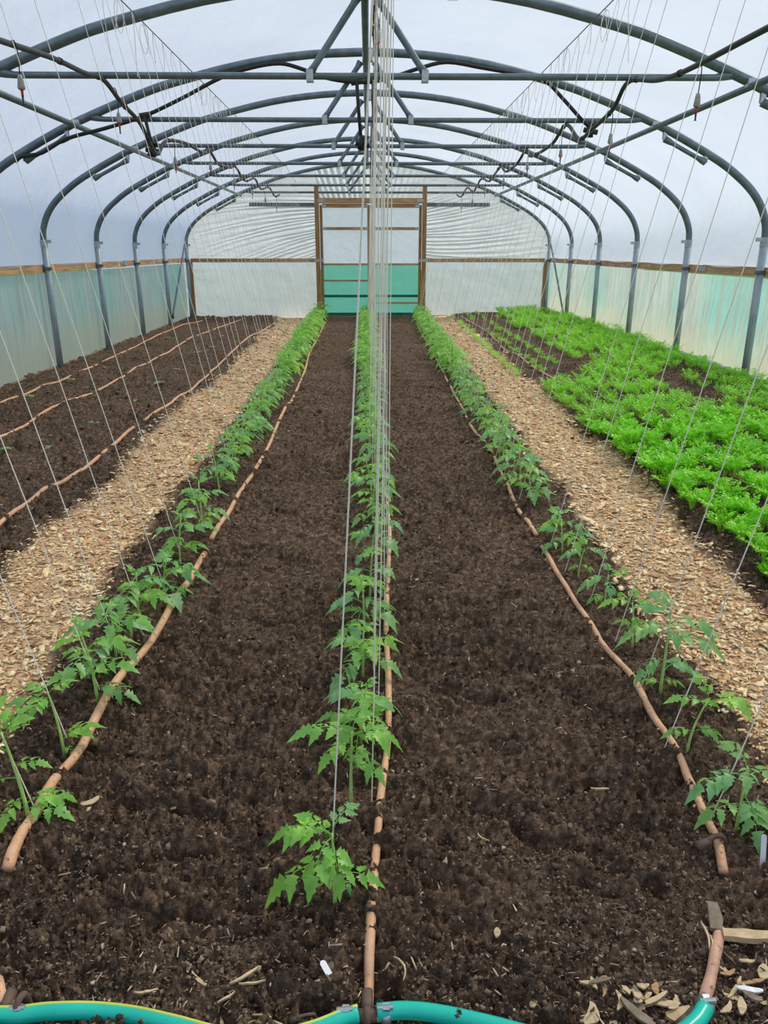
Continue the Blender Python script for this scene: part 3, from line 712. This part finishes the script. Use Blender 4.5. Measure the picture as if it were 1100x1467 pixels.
def rand_leaves(rr, n):
    L = []; a = rr.uniform(0, 360)
    for k in range(n):
        t = .22+.78*k/(n-1); a += 137.5+rr.uniform(-25, 25)
        el = rr.uniform(5, 35)+(35 if k >= n-2 else 0)
        s = (.55+.5*math.sin(PI*min(1, t*.95)))*rr.uniform(.8, 1.12)
        if k >= n-2: s *= .62
        L.append((a, t, el, s, rr.randrange(8)))
    return L
# the front plants, posed after the photograph: (height, lean, lean azimuth deg, leaves(azimuth, t, elevation, size, variant))
NEAR = {
 ('centre', 0): (.17, .02, 100, [(190, .62, -8, .95, 1), (175, .98, 8, .85, 3), (240, .95, -5, .75, 5), (60, 1, 30, .55, 4), (5, .42, 10, .62, 7), (20, .35, -10, .35, 2), (280, .92, -15, .7, 3), (140, .9, 30, .6, 1)]),
 ('centre', 1): (.21, .01, 60, [(178, .95, 15, 1.0, 1), (0, .95, 0, .9, 3), (320, .75, 0, .75, 5), (160, .7, 10, .5, 7), (60, 1, 40, .6, 3), (215, .85, 0, .7, 1), (20, .5, 0, .5, 3)]),
 ('left', 0): (.27, .05, 150, [(185, .8, 20, 1.0, 5), (200, .55, -10, 1.0, 7), (20, .28, 5, .85, 3), (345, .22, 10, .8, 1), (250, .35, 0, .6, 1), (60, .9, 50, .7, 3), (120, .98, 75, .8, 5), (10, .65, 20, .55, 7)]),
 ('left', 1): (.20, .03, 150, [(180, .85, 12, .85, 1), (200, .8, -10, .85, 4), (160, .95, 30, .6, 7), (20, .25, 30, .8, 3), (340, .15, 5, .4, 5), (30, .98, 25, .55, 1), (250, .92, 5, .6, 3)]),
 ('right', 0): (.18, .02, 60, [(175, .85, 8, .95, 0), (5, .85, 15, .95, 2), (200, .45, 5, .8, 4), (330, .5, 0, .85, 6), (270, .6, -5, .8, 0), (90, .95, 40, .7, 2), (250, .95, 25, .6, 4), (20, .35, 0, .6, 6)]),
 ('right', 1): (.16, .04, 10, [(170, .9, 20, .7, 1), (0, .9, 10, 1.05, 3), (100, 1, 60, .6, 5), (185, .4, 10, .55, 7), (350, .4, 10, .6, 3), (40, .8, 20, .6, 5)]),
 ('right', 2): (.27, .02, 60, [(175, .85, 15, 1.05, 0), (0, .9, 20, 1.1, 2), (345, .7, 10, 1.15, 4), (190, .45, 5, .7, 6), (90, 1, 45, .9, 2), (30, .3, 20, 1.0, 0), (330, .2, 10, .45, 1), (160, .15, 15, .45, 3), (270, .9, 5, .7, 4), (130, .95, 35, .8, 6)]),
 ('right', 3): (.17, .02, 120, [(178, .95, 15, .8, 1), (10, .9, 20, .6, 3), (60, 1, 50, .5, 5), (340, .5, 10, .6, 7), (180, .5, 30, .5, 3), (270, .7, 0, .4, 3)]),
 ('right', 4): (.15, .02, 60, [(175, .9, 8, .85, 0), (10, .9, 25, .8, 1), (200, .4, 10, .6, 3), (340, .5, 20, .6, 5), (80, 1, 50, .5, 2), (270, .8, 5, .6, 4)]),
 ('right', 5): (.13, .02, 20, [(175, .9, 15, .7, 0), (15, .9, 20, .8, 2), (340, .4, 10, .5, 5), (90, 1, 50, .5, 3), (200, .4, 10, .4, 1)]),
}
LOOK = {('centre', 0): 'front tomato plant of the centre row, pale stem, leaves drooping left', ('centre', 1): 'second tomato plant of the centre row, broad bright top leaves spread both ways',
 ('left', 0): 'tall tomato plant cut by the left edge of the picture, beside the hose', ('left', 1): 'small tomato plant with bowed top, second from the front of the left row',
 ('right', 0): 'bushy bluish tomato plant at the right edge beside the white label', ('right', 1): 'spindly bright tomato plant, second from the front of the right row',
 ('right', 2): 'largest bluish tomato plant of the right row, beside the chip path', ('right', 3): 'small tomato plant just behind the largest one of the right row'}
# joined far plants
farm = []
for s in range(6):
    rr = random.Random(100+s); b = MB(); h = rr.uniform(.24, .31); C = stem_curve(h, .03, rr.uniform(0, 6)); n = len(C)-1
    b.tube(C, [.006*(1-.5*k/n) for k in range(n+1)], 5)
    for a, t, el, sc_, v in rand_leaves(rr, 14):
        k = min(n-1, int(t*n)); R3 = np.array(Matrix.Rotation(math.radians(a), 3, 'Z')@Matrix.Rotation(-math.radians(el), 3, 'Y'))
        lb = leaf_b[v]; b.add(np.concatenate(lb.v)@R3.T*sc_*1.05+np.array(C[k]), lb.f)
    farm.append(mb_mesh(b, 'tomato_plant', M['leaf']))
for rn, L in rows.items():
    for i, (x, y) in enumerate(L):
        grp = 'tomato plants in the %s row' % rn
        if y < 8.2:
            rr = random.Random(hash((len(rn), i)) & 1023)
            if (rn, i) in NEAR: h, ln, az, lv = NEAR[(rn, i)]; az = math.radians(az)
            else:
                h = rr.uniform(.19, .27) if rn != 'right' or y > 3.5 else rr.uniform(.15, .2); ln = rr.uniform(.01, .04); az = rr.uniform(0, 6.28); lv = rand_leaves(rr, rr.randint(9, 12))
            if (rn, i) in LOOK: lab = LOOK[(rn, i)]
            elif i < 14: lab = 'young leafy tomato plant, %s from the front of the %s row' % (ORD[i], rn)
            else: lab = 'young leafy tomato plant overlapping its neighbours in the middle of the %s row' % rn
            make_plant(x, y, h, ln, az, lv, lab, grp, .84 if (rn != 'centre' or i) else .92)
        else:
            o = link('tomato_plant', farm[random.randrange(6)]); o.location = (x, y, gz(x, y)); o.rotation_euler[2] = random.uniform(0, 6.28)
            s = random.uniform(.9, 1.15); o.scale = (s, s, s)
            tag(o, 'small tomato plant in the merged far stretch of the %s row' % rn, 'tomato plant', grp)

# ================================================================== CARROT BED
def carrot_clump(seed, fronds=17, h=.13, det=9):
    rr = random.Random(seed); b = MB()
    for k in range(fronds):
        a = rr.uniform(0, 2*PI); lean = rr.uniform(.15, 1.0); hh = h*rr.uniform(.7, 1.1)
        ca, sa = math.cos(a), math.sin(a); o = Vector((ca*.01, sa*.01, 0))
        def P(t): return o+Vector((ca*lean*hh*.62*t*t+ca*.01*t, sa*lean*hh*.62*t*t+sa*.01*t, hh*(t-.28*lean*t*t)))
        sd = Vector((-sa, ca, 0))
        p = [P(t) for t in (0, .5, 1)]; V = []
        for q in p: V += [tuple(q+sd*.0012), tuple(q-sd*.0012)]
        b.add(V, [(0, 1, 3, 2), (2, 3, 5, 4)])
        for j in range(det):
            t = .42+.58*(j+.5)/det; q = P(t); tg = (P(min(1, t+.05))-P(t-.05)).normalized()
            for s in (-1, 1):
                ln = hh*.30*math.sin(PI*(.15+.8*(1-(t-.42)/.62)))*rr.uniform(.7, 1.1)+.006
                d = (tg*.6+sd*s*1.0+Vector((0, 0, rr.uniform(-.35, .35)))).normalized(); e = d.cross(Vector((rr.uniform(-.3, .3), rr.uniform(-.3, .3), 1))).normalized()
                for f in (.45, 1.0):
                    c = q+d*ln*f; w_ = ln*.22
                    b.add([tuple(c-d*w_*1.1), tuple(c+e*w_), tuple(c+d*w_*.9+Vector((0, 0, rr.uniform(-.004, .006)))), tuple(c-e*w_)], [(0, 1, 2, 3)])
    return b
cnear = [mb_mesh(carrot_clump(s), 'carrot_plant', M['carrot'], False) for s in range(6)]
cfar = [carrot_clump(40+s, 10, .13, 4) for s in range(5)]
cf_arr = [(np.concatenate(b.v), b.f) for b in cfar]
spots = []
xr = 1.78
rows_x = [1.74, 1.90, 2.10, 2.28, 2.47, 2.66, 2.86, 3.05, 3.24, 3.43, 3.56]
for ri, bx in enumerate(rows_x):
    y = 2.3+random.uniform(0, .1)
    while y < 16.3:
        y += .105*random.uniform(.8, 1.25)
        x = bx+random.uniform(-.035, .035)+.02*math.sin(y*.9+ri)
        lim = float(np.interp(y, [2.3, 3, 4.0, 7.4, 8.0, 9.0, 16.4], [1.66, 1.66, 1.66, 1.66, 2.25, 2.35, 2.50]))
        if x < lim: continue
        g = float(fbm(np.array([x*3.2]), np.array([y*1.5]), 77)[0])
        front = float(smooth(2.2, 4.0, y))
        if g < .36-.04*front and ri > 1: continue
        if y < 3.3 and ri in (3, 6) : continue
        s = random.uniform(.8, 1.15)*(1.0 if g > .45 else .8)*(.75+.25*front)
        spots.append((y, x, s))
# the sparse young rows in the far right bed
young = []
for bx in (1.62, 1.90, 2.12):
    y = 8.3
    while y < 16.2:
        y += .10*random.uniform(.8, 1.4)
        if vn(np.array([bx*9]), np.array([y*1.3]), 5)[0] < .3: continue
        young.append((y, bx+.012*(y-8)+random.uniform(-.03, .03), random.uniform(.35, .55)))
spots.sort()
near = spots[:300]; rest = spots[300:]
for y, x, s in near:
    o = link('carrot_plant', cnear[random.randrange(6)]); o.location = (x, y, gz(x, y)-.003); o.scale = (s, s, s*random.uniform(.85, 1.1)); o.rotation_euler[2] = random.uniform(0, 6.28)
    zx = 'beside the chip path' if x < 2.15 else ('in the middle of the right bed' if x < 3.0 else 'close to the right side sheet')
    zy = 'nearest' if y < 4.2 else ('midway' if y < 6.2 else 'further')
    tag(o, 'feathery green carrot clump %s, %s stretch' % (zx, zy), 'carrot plant', 'carrot clumps %s, %s stretch' % (zx, zy))
def scatter(items, name, label, group):
    b = MB()
    for y, x, s in items:
        V, F = cf_arr[random.randrange(5)]; a = random.uniform(0, 6.28); c, sn = math.cos(a), math.sin(a)
        b.add((V@np.array([[c, sn, 0], [-sn, c, 0], [0, 0, 1]]))*s*1.05+np.array((x, y, gz(x, y)-.003)), F)
    o = b.build(name, M['carrot']); return tag(o, label, 'carrot foliage', group, 'stuff')
scatter(rest, 'carrot_foliage', 'dense feathery carrot foliage filling the far part of the right bed', None)
scatter(young, 'young_carrot_rows', 'thin sparse rows of small carrot seedlings beside the far chip path', None)

# ================================================================== SEEDLINGS OF THE LEFT BED
def seedling_mesh(seed):
    rr = random.Random(seed); b = MB(); b.tube([(0, 0, -.01), (0, 0, .035)], .003, 5)
    n = rr.choice([2, 3, 4])
    for k in range(n):
        a = k*2*PI/n+rr.uniform(-.3, .3); ln = rr.uniform(.045, .075); ca, sa = math.cos(a), math.sin(a); V = [(0, 0, .034)]; m = 8
        for j in range(m):
            t = PI*2*j/m; u = ln*(.55-.5*math.cos(t)); w_ = ln*.42*math.sin(t)
            V.append((ca*u-sa*w_, sa*u+ca*w_, .034+.25*u-3.5*u*u+abs(w_)*.3))
        V[0] = (ca*ln*.55, sa*ln*.55, .032+.01)
        b.add(V, [(0, 1+j, 1+(j+1) % m) for j in range(m)])
    return mb_mesh(b, 'seedling', M['seedling'])
sm = [seedling_mesh(s) for s in range(5)]
SE = [(44, 576, 'pale seedling nearest the left picture edge beyond the middle hose'), (100, 547, 'seedling close to the base of the nearest left hoop post'), (135, 610, 'seedling with spread leaves on a dark damp patch'), (71, 651, 'pale seedling at the front of the left bed'),
 (194, 577, 'round leaved pale seedling in the middle of the left bed'), (228, 551, 'bright seedling between the middle hose and the path hose'), (254, 531, 'seedling behind the bright middle one'), (213, 495, 'seedling beside the hose nearest the left sheet'), (151, 528, 'faint seedling between the two outer hoses'),
 (283, 512, 'tiny pale seedling halfway along the left bed'), (305, 499, 'seedling beyond halfway along the left bed'), (318, 485, 'far green seedling left of the path hose'), (338, 475, 'seedling near the far end between the hoses'), (240, 486, 'small seedling behind the outer hose'), (296, 460, 'seedling at the foot of the end wall'), (0, 650, 'seedling half cut by the left picture edge'), (302, 478, 'very small far seedling in the outer half of the left bed'), (370, 462, 'seedling in the far corner beside the chip path')]
for k, (u, v, lab) in enumerate(SE):
    x, y, z = px(u, v); o = link('seedling', sm[k % 5]); o.location = (x, y, gz(x, y)); s = random.uniform(.75, 1.1); o.scale = (s, s, s); o.rotation_euler[2] = random.uniform(0, 6)
    tag(o, lab, 'seedling', 'seedlings in the left bed')

# ================================================================== CHIPS, CRUMBS AND LITTER
def rot_rand(n, tilt):
    a = rng.uniform(0, 2*PI, n); t = rng.normal(0, tilt, n); u = rng.normal(0, tilt, n)
    ca, sa, ct, st, cu, su = np.cos(a), np.sin(a), np.cos(t), np.sin(t), np.cos(u), np.sin(u)
    Rz = np.zeros((n, 3, 3)); Rz[:, 0, 0] = ca; Rz[:, 0, 1] = -sa; Rz[:, 1, 0] = sa; Rz[:, 1, 1] = ca; Rz[:, 2, 2] = 1
    Rx = np.zeros((n, 3, 3)); Rx[:, 0, 0] = 1; Rx[:, 1, 1] = ct; Rx[:, 1, 2] = -st; Rx[:, 2, 1] = st; Rx[:, 2, 2] = ct
    Ry = np.zeros((n, 3, 3)); Ry[:, 1, 1] = 1; Ry[:, 0, 0] = cu; Ry[:, 0, 2] = su; Ry[:, 2, 0] = -su; Ry[:, 2, 2] = cu
    return Rz@Rx@Ry
BV = np.array([(-.5, -.5, -.5), (.5, -.5, -.5), (.5, .5, -.5), (-.5, .5, -.5), (-.5, -.5, .5), (.5, -.5, .5), (.5, .5, .5), (-.5, .5, .5)])
BF = np.array([(3, 2, 1, 0), (4, 5, 6, 7), (0, 1, 5, 4), (1, 2, 6, 5), (2, 3, 7, 6), (3, 0, 4, 7)])
def slabs(name, x, y, L, W, Hh, mat, tilt, lift, rnd=None):
    n = len(x); V = BV[None]*np.stack([L, W, Hh], -1)[:, None, :]
    V = V+rng.normal(0, .12, V.shape)*np.stack([L, W, Hh], -1)[:, None, :]
    V = np.einsum('nij,nkj->nki', rot_rand(n, tilt), V)
    z = ground_h(x, y)+lift
    V = V+np.stack([x, y, z], -1)[:, None, :]
    F = (BF[None]+np.arange(n)[:, None, None]*8).reshape(-1, 4)
    r = rng.uniform(0, 1, n) if rnd is None else rnd
    return link(name, fast_mesh(name, V.reshape(-1, 3), F, mat, {'rnd': np.repeat(r, 8)}))
for side, lab in ((0, 'pale tan wood chips of the left path'), (1, 'pale tan wood chips of the right path')):
    n = 15000
    y = 1.2*(16.4/1.2)**rng.uniform(0, 1, n)**1.05
    lo, li, ri, ro = path_bounds(y)
    a, c = (lo, li) if side == 0 else (ri, ro)
    t = rng.uniform(-.08, 1.08, n)+rng.normal(0, .07, n); x = a+(c-a)*t
    k = (np.abs(x) < 3.6); x, y = x[k], y[k]; n = len(x)
    big = np.clip(.75+y*.09, 0, 1.9)
    L = rng.lognormal(math.log(.016), .45, n)*big; W = L*rng.uniform(.25, .6, n); Hh = rng.uniform(.0015, .004, n)
    o = slabs('wood_chips', x, y, L, W, Hh, M['chips'], .22, .004, None)
    tag(o, lab, 'wood chips', 'wood chip paths', 'stuff')
# crumbs: icosahedra
g = (1+5**.5)/2
IV = np.array([(-1, g, 0), (1, g, 0), (-1, -g, 0), (1, -g, 0), (0, -1, g), (0, 1, g), (0, -1, -g), (0, 1, -g), (g, 0, -1), (g, 0, 1), (-g, 0, -1), (-g, 0, 1)])/1.9
IF = np.array([(0, 11, 5), (0, 5, 1), (0, 1, 7), (0, 7, 10), (0, 10, 11), (1, 5, 9), (5, 11, 4), (11, 10, 2), (10, 7, 6), (7, 1, 8), (3, 9, 4), (3, 4, 2), (3, 2, 6), (3, 6, 8), (3, 8, 9), (4, 9, 5), (2, 4, 11), (6, 2, 10), (8, 6, 7), (9, 8, 1)])
n = 62000
y = .92*(8.0/.92)**(rng.uniform(0, 1, n)**1.5); hw = np.minimum(3.6, .56*y+.3); x = rng.uniform(-1, 1, n)*hw
cl = fbm(x*7, y*7, 61, 2)
k = (path_mask(x, y) < .2) & (rng.uniform(0, 1, n) < smooth(.30, .62, cl)+.25); x, y = x[k], y[k]; n = len(x)
rad = np.minimum(rng.lognormal(math.log(.0025), .45, n), .008)*np.clip(.7+y*.25, 0, 2)
V = IV[None]*rad[:, None, None]*rng.uniform(.6, 1.4, (n, 12, 1)); V[:, :, 2] *= .75; V += rng.normal(0, .22, V.shape)*rad[:, None, None]
V = np.einsum('nij,nkj->nki', rot_rand(n, .5), V)+np.stack([x, y, ground_h(x, y)+rad*.25], -1)[:, None, :]
F = (IF[None]+np.arange(n)[:, None, None]*12).reshape(-1, 3)
o = link('soil_crumbs', fast_mesh('soil_crumbs', V.reshape(-1, 3), F, M['crumb'], {'rnd': np.repeat(rng.uniform(0, 1, n), 12)}))
tag(o, 'loose dark crumbs of soil lying over the beds', 'soil crumbs', None, 'stuff')
n = 12000
y = .92*(9.0/.92)**(rng.uniform(0, 1, n)**1.3); x = rng.uniform(-1, 1, n)*np.minimum(3.5, .56*y+.3)
edge = rng.uniform(0, 1, n) < .45+.65*(y < 1.25)+.3*(np.abs(x) > .9)
k = (path_mask(x, y) < .5) & edge; x, y = x[k], y[k]; n = len(x)
L = rng.lognormal(math.log(.0075), .55, n); W = np.clip(L*rng.uniform(.08, .28, n), .0007, .003)
o = slabs('dry_litter', x, y, L, W, W*.6, M['straw'], .35, .004); tag(o, 'scattered straw fibres and bark flecks on the dark soil', 'litter', None, 'stuff')

# single pieces lying on the soil
def shard(u, v, L, W, ang, mat, label, name='wood_shard', cat='wood piece', bend=.1, H=.004, tip=.3, group='wood pieces lying on the soil', lift=.004):
    x, y, z = px(u, v); rr = random.Random(int(u*7+v)); b = MB(); V = []; n = 7; ca, sa = math.cos(ang), math.sin(ang)
    for k in range(n):
        t = k/(n-1)-.5; w_ = W*.5*(1-(1-tip)*abs(2*t)**2)*rr.uniform(.85, 1.15)
        cx_ = t*L; cyy = bend*L*(t*t*4-.5)*.5; zz = H*1.5*(.5+t)+rr.uniform(-.001, .001)
        for s_, h_ in ((-1, -1), (1, -1), (1, 1), (-1, 1)):
            X_ = cx_; Y_ = cyy+s_*w_; V.append((X_*ca-Y_*sa, X_*sa+Y_*ca, zz+h_*H*.5))
    F = [(i*4+k, i*4+(k+1) % 4, i*4+4+(k+1) % 4, i*4+4+k) for i in range(n-1) for k in range(4)]+[(3, 2, 1, 0), tuple((n-1)*4+k for k in range(4))]
    b.add(V, F); o = b.build(name, M[mat]); o.location = (x, y, gz(x, y)+lift+H*.5)
    return tag(o, label, cat, group)
shard(287, 1410, .055, .007, -.75, 'cream', 'curved pale bark sliver, left one of the bottom centre group')
shard(352, 1408, .06, .006, .55, 'cream', 'pale upward slanting bark sliver in the bottom centre group')
shard(362, 1421, .05, .0035, .0, 'cream', 'thin level bark sliver in the bottom centre group')
shard(210, 1425, .045, .005, .05, 'cream', 'thin pale sliver left of the bottom centre group')
shard(325, 1437, .035, .004, .5, 'cream', 'short dull sliver just above the green hose')
shard(318, 1453, .035, .006, -1.1, 'cream', 'short curved sliver touching the green hose')
shard(130, 1152, .045, .018, .5, 'cream', 'torn pale flake of dry leaf beside the front left plant', 'dry_leaf', 'dry leaf', .3, .003, .5)
shard(126, 1164, .018, .012, .2, 'cream', 'small crumb of dry leaf below the torn pale flake', 'dry_leaf', 'dry leaf', .3, .003, .5)
shard(247, 1151, .018, .01, -.3, 'cream', 'small pale flake alone on the left bed soil')
shard(586, 1081, .018, .008, .1, 'cream', 'small straw coloured flake right of the centre hose')
shard(858, 1140, .045, .004, -.25, 'cream', 'thin straw stick lying on the right hand soil')
shard(712, 1335, .017, .013, 1.4, 'cream', 'squarish tan wood chip on the soil right of centre')
shard(764, 1437, .014, .014, .4, 'cream', 'small orange tan chip near the bottom right')
shard(1022, 1322, .055, .026, 1.35, 'greywood', 'grey weathered wood block beside the buried hose end', H=.010, tip=.9)
shard(1080, 1350, .12, .022, -.22, 'cream', 'thick pale broken stick at the right edge', H=.014, tip=.8, bend=.05)
shard(1052, 1420, .055, .008, .75, 'cream', 'pale stick lying beside the bottom right hose', H=.006)
shard(935, 1440, .06, .010, .3, 'cream', 'short tan twig lying near the bottom right litter', H=.008)
shard(912, 1460, .08, .018, -1.0, 'greywood', 'long grey splinter rising at the bottom edge right of centre', H=.006)
shard(845, 1455, .045, .022, .9, 'cream', 'large crumpled pale bark flake at the bottom edge', H=.004, tip=.4, bend=.5)
shard(972, 1458, .045, .028, .1, 'cream', 'pale rounded bark piece left of the corner clip', H=.007, tip=.3, bend=.3)
shard(1072, 1428, .045, .012, -.3, 'white', 'torn white plastic scrap beside the bottom right hose', 'plastic_scrap', 'plastic scrap', group=None)
shard(1092, 1400, .03, .02, 1.0, 'cream', 'orange brown wood chip at the right edge')
shard(1060, 1452, .03, .014, 1.2, 'cream', 'tan chip between the corner hose and the right edge')
shard(1075, 1440, .035, .012, -.8, 'greywood', 'brown leaf fragment at the bottom right corner')
shard(470, 1385, .022, .02, .4, 'greywood', 'round grey clod above the white tag', H=.010)
shard(395, 1150, .02, .005, 1.5, 'greywood', 'thin upright grey fleck on the left soil')
shard(575, 1390, .05, .003, 1.9, 'cream', 'fine curved root fibre right of the centre hose', bend=.5)
shard(690, 1200, .05, .003, -1.1, 'cream', 'fine pale root fibre on the right hand soil', bend=.4)
shard(1010, 1350, .06, .004, 1.45, 'cream', 'frayed fibre hanging below the grey wood block', bend=.2)
shard(1018, 1365, .05, .004, 1.2, 'cream', 'second frayed fibre below the grey wood block', bend=.2)
shard(590, 845, .03, .01, -.3, 'greywood', 'small grey flake beside the centre hose further back')
shard(757, 733, .03, .02, .2, 'cream', 'pale curled husk on the soil beside the right hose')
shard(595, 828+0, .03, .012, .2, 'cream', 'pale stone like chip at the carrot bed edge')
_r = random.Random(5)
for k in range(34):
    u = _r.choice([_r.uniform(815, 905), _r.uniform(1030, 1095), _r.uniform(900, 980)]); v = _r.uniform(1385, 1466) if u > 1000 else _r.uniform(1415, 1466)
    shard(u, v, _r.uniform(.015, .045), _r.uniform(.005, .014), _r.uniform(-1.5, 1.5), _r.choice(['cream', 'cream', 'woody', 'greywood']), 'bark flake in the loose litter across the bottom right of the bed', H=_r.uniform(.002, .004), bend=_r.uniform(-.4, .5), group='bark litter at the bottom right')
# plant labels and tag
def label_stick(u, v, h, w_, tilt, lab, lying=False):
    x, y, z = px(u, v); b = MB(); n = 8
    pts = [(-w_/2, 0), (w_/2, 0), (w_/2, h*.9)]+[(w_/2*math.cos(a), h*.9+w_/2*math.sin(a)) for a in [PI*k/n for k in range(1, n)]]+[(-w_/2, h*.9)]
    m = len(pts); V = [(a, -.0008, c) for a, c in pts]+[(a, .0008, c) for a, c in pts]
    b.add(V, [tuple(range(m)), tuple(range(2*m-1, m-1, -1))]+[(k, k+m, (k+1) % m+m, (k+1) % m) for k in range(m)])
    o = b.build('plant_label', M['white']); o.location = (x, y, gz(x, y)-(.01 if not lying else -.006)); o.rotation_euler = tilt
    return tag(o, lab, 'plant label', 'white plant labels')
label_stick(1091, 1246, .075, .013, (-.25, .05, .1), 'white upright plant label at the right edge beside the bluish plant')
label_stick(472, 1404, .028, .012, (PI/2-.15, 0, -2.6), 'white plastic tag lying flat left of the centre hose', True)
label_stick(56, 722, .05, .010, (PI/2-.4, 0, .9), 'small white marker lying on the left path hose', True)
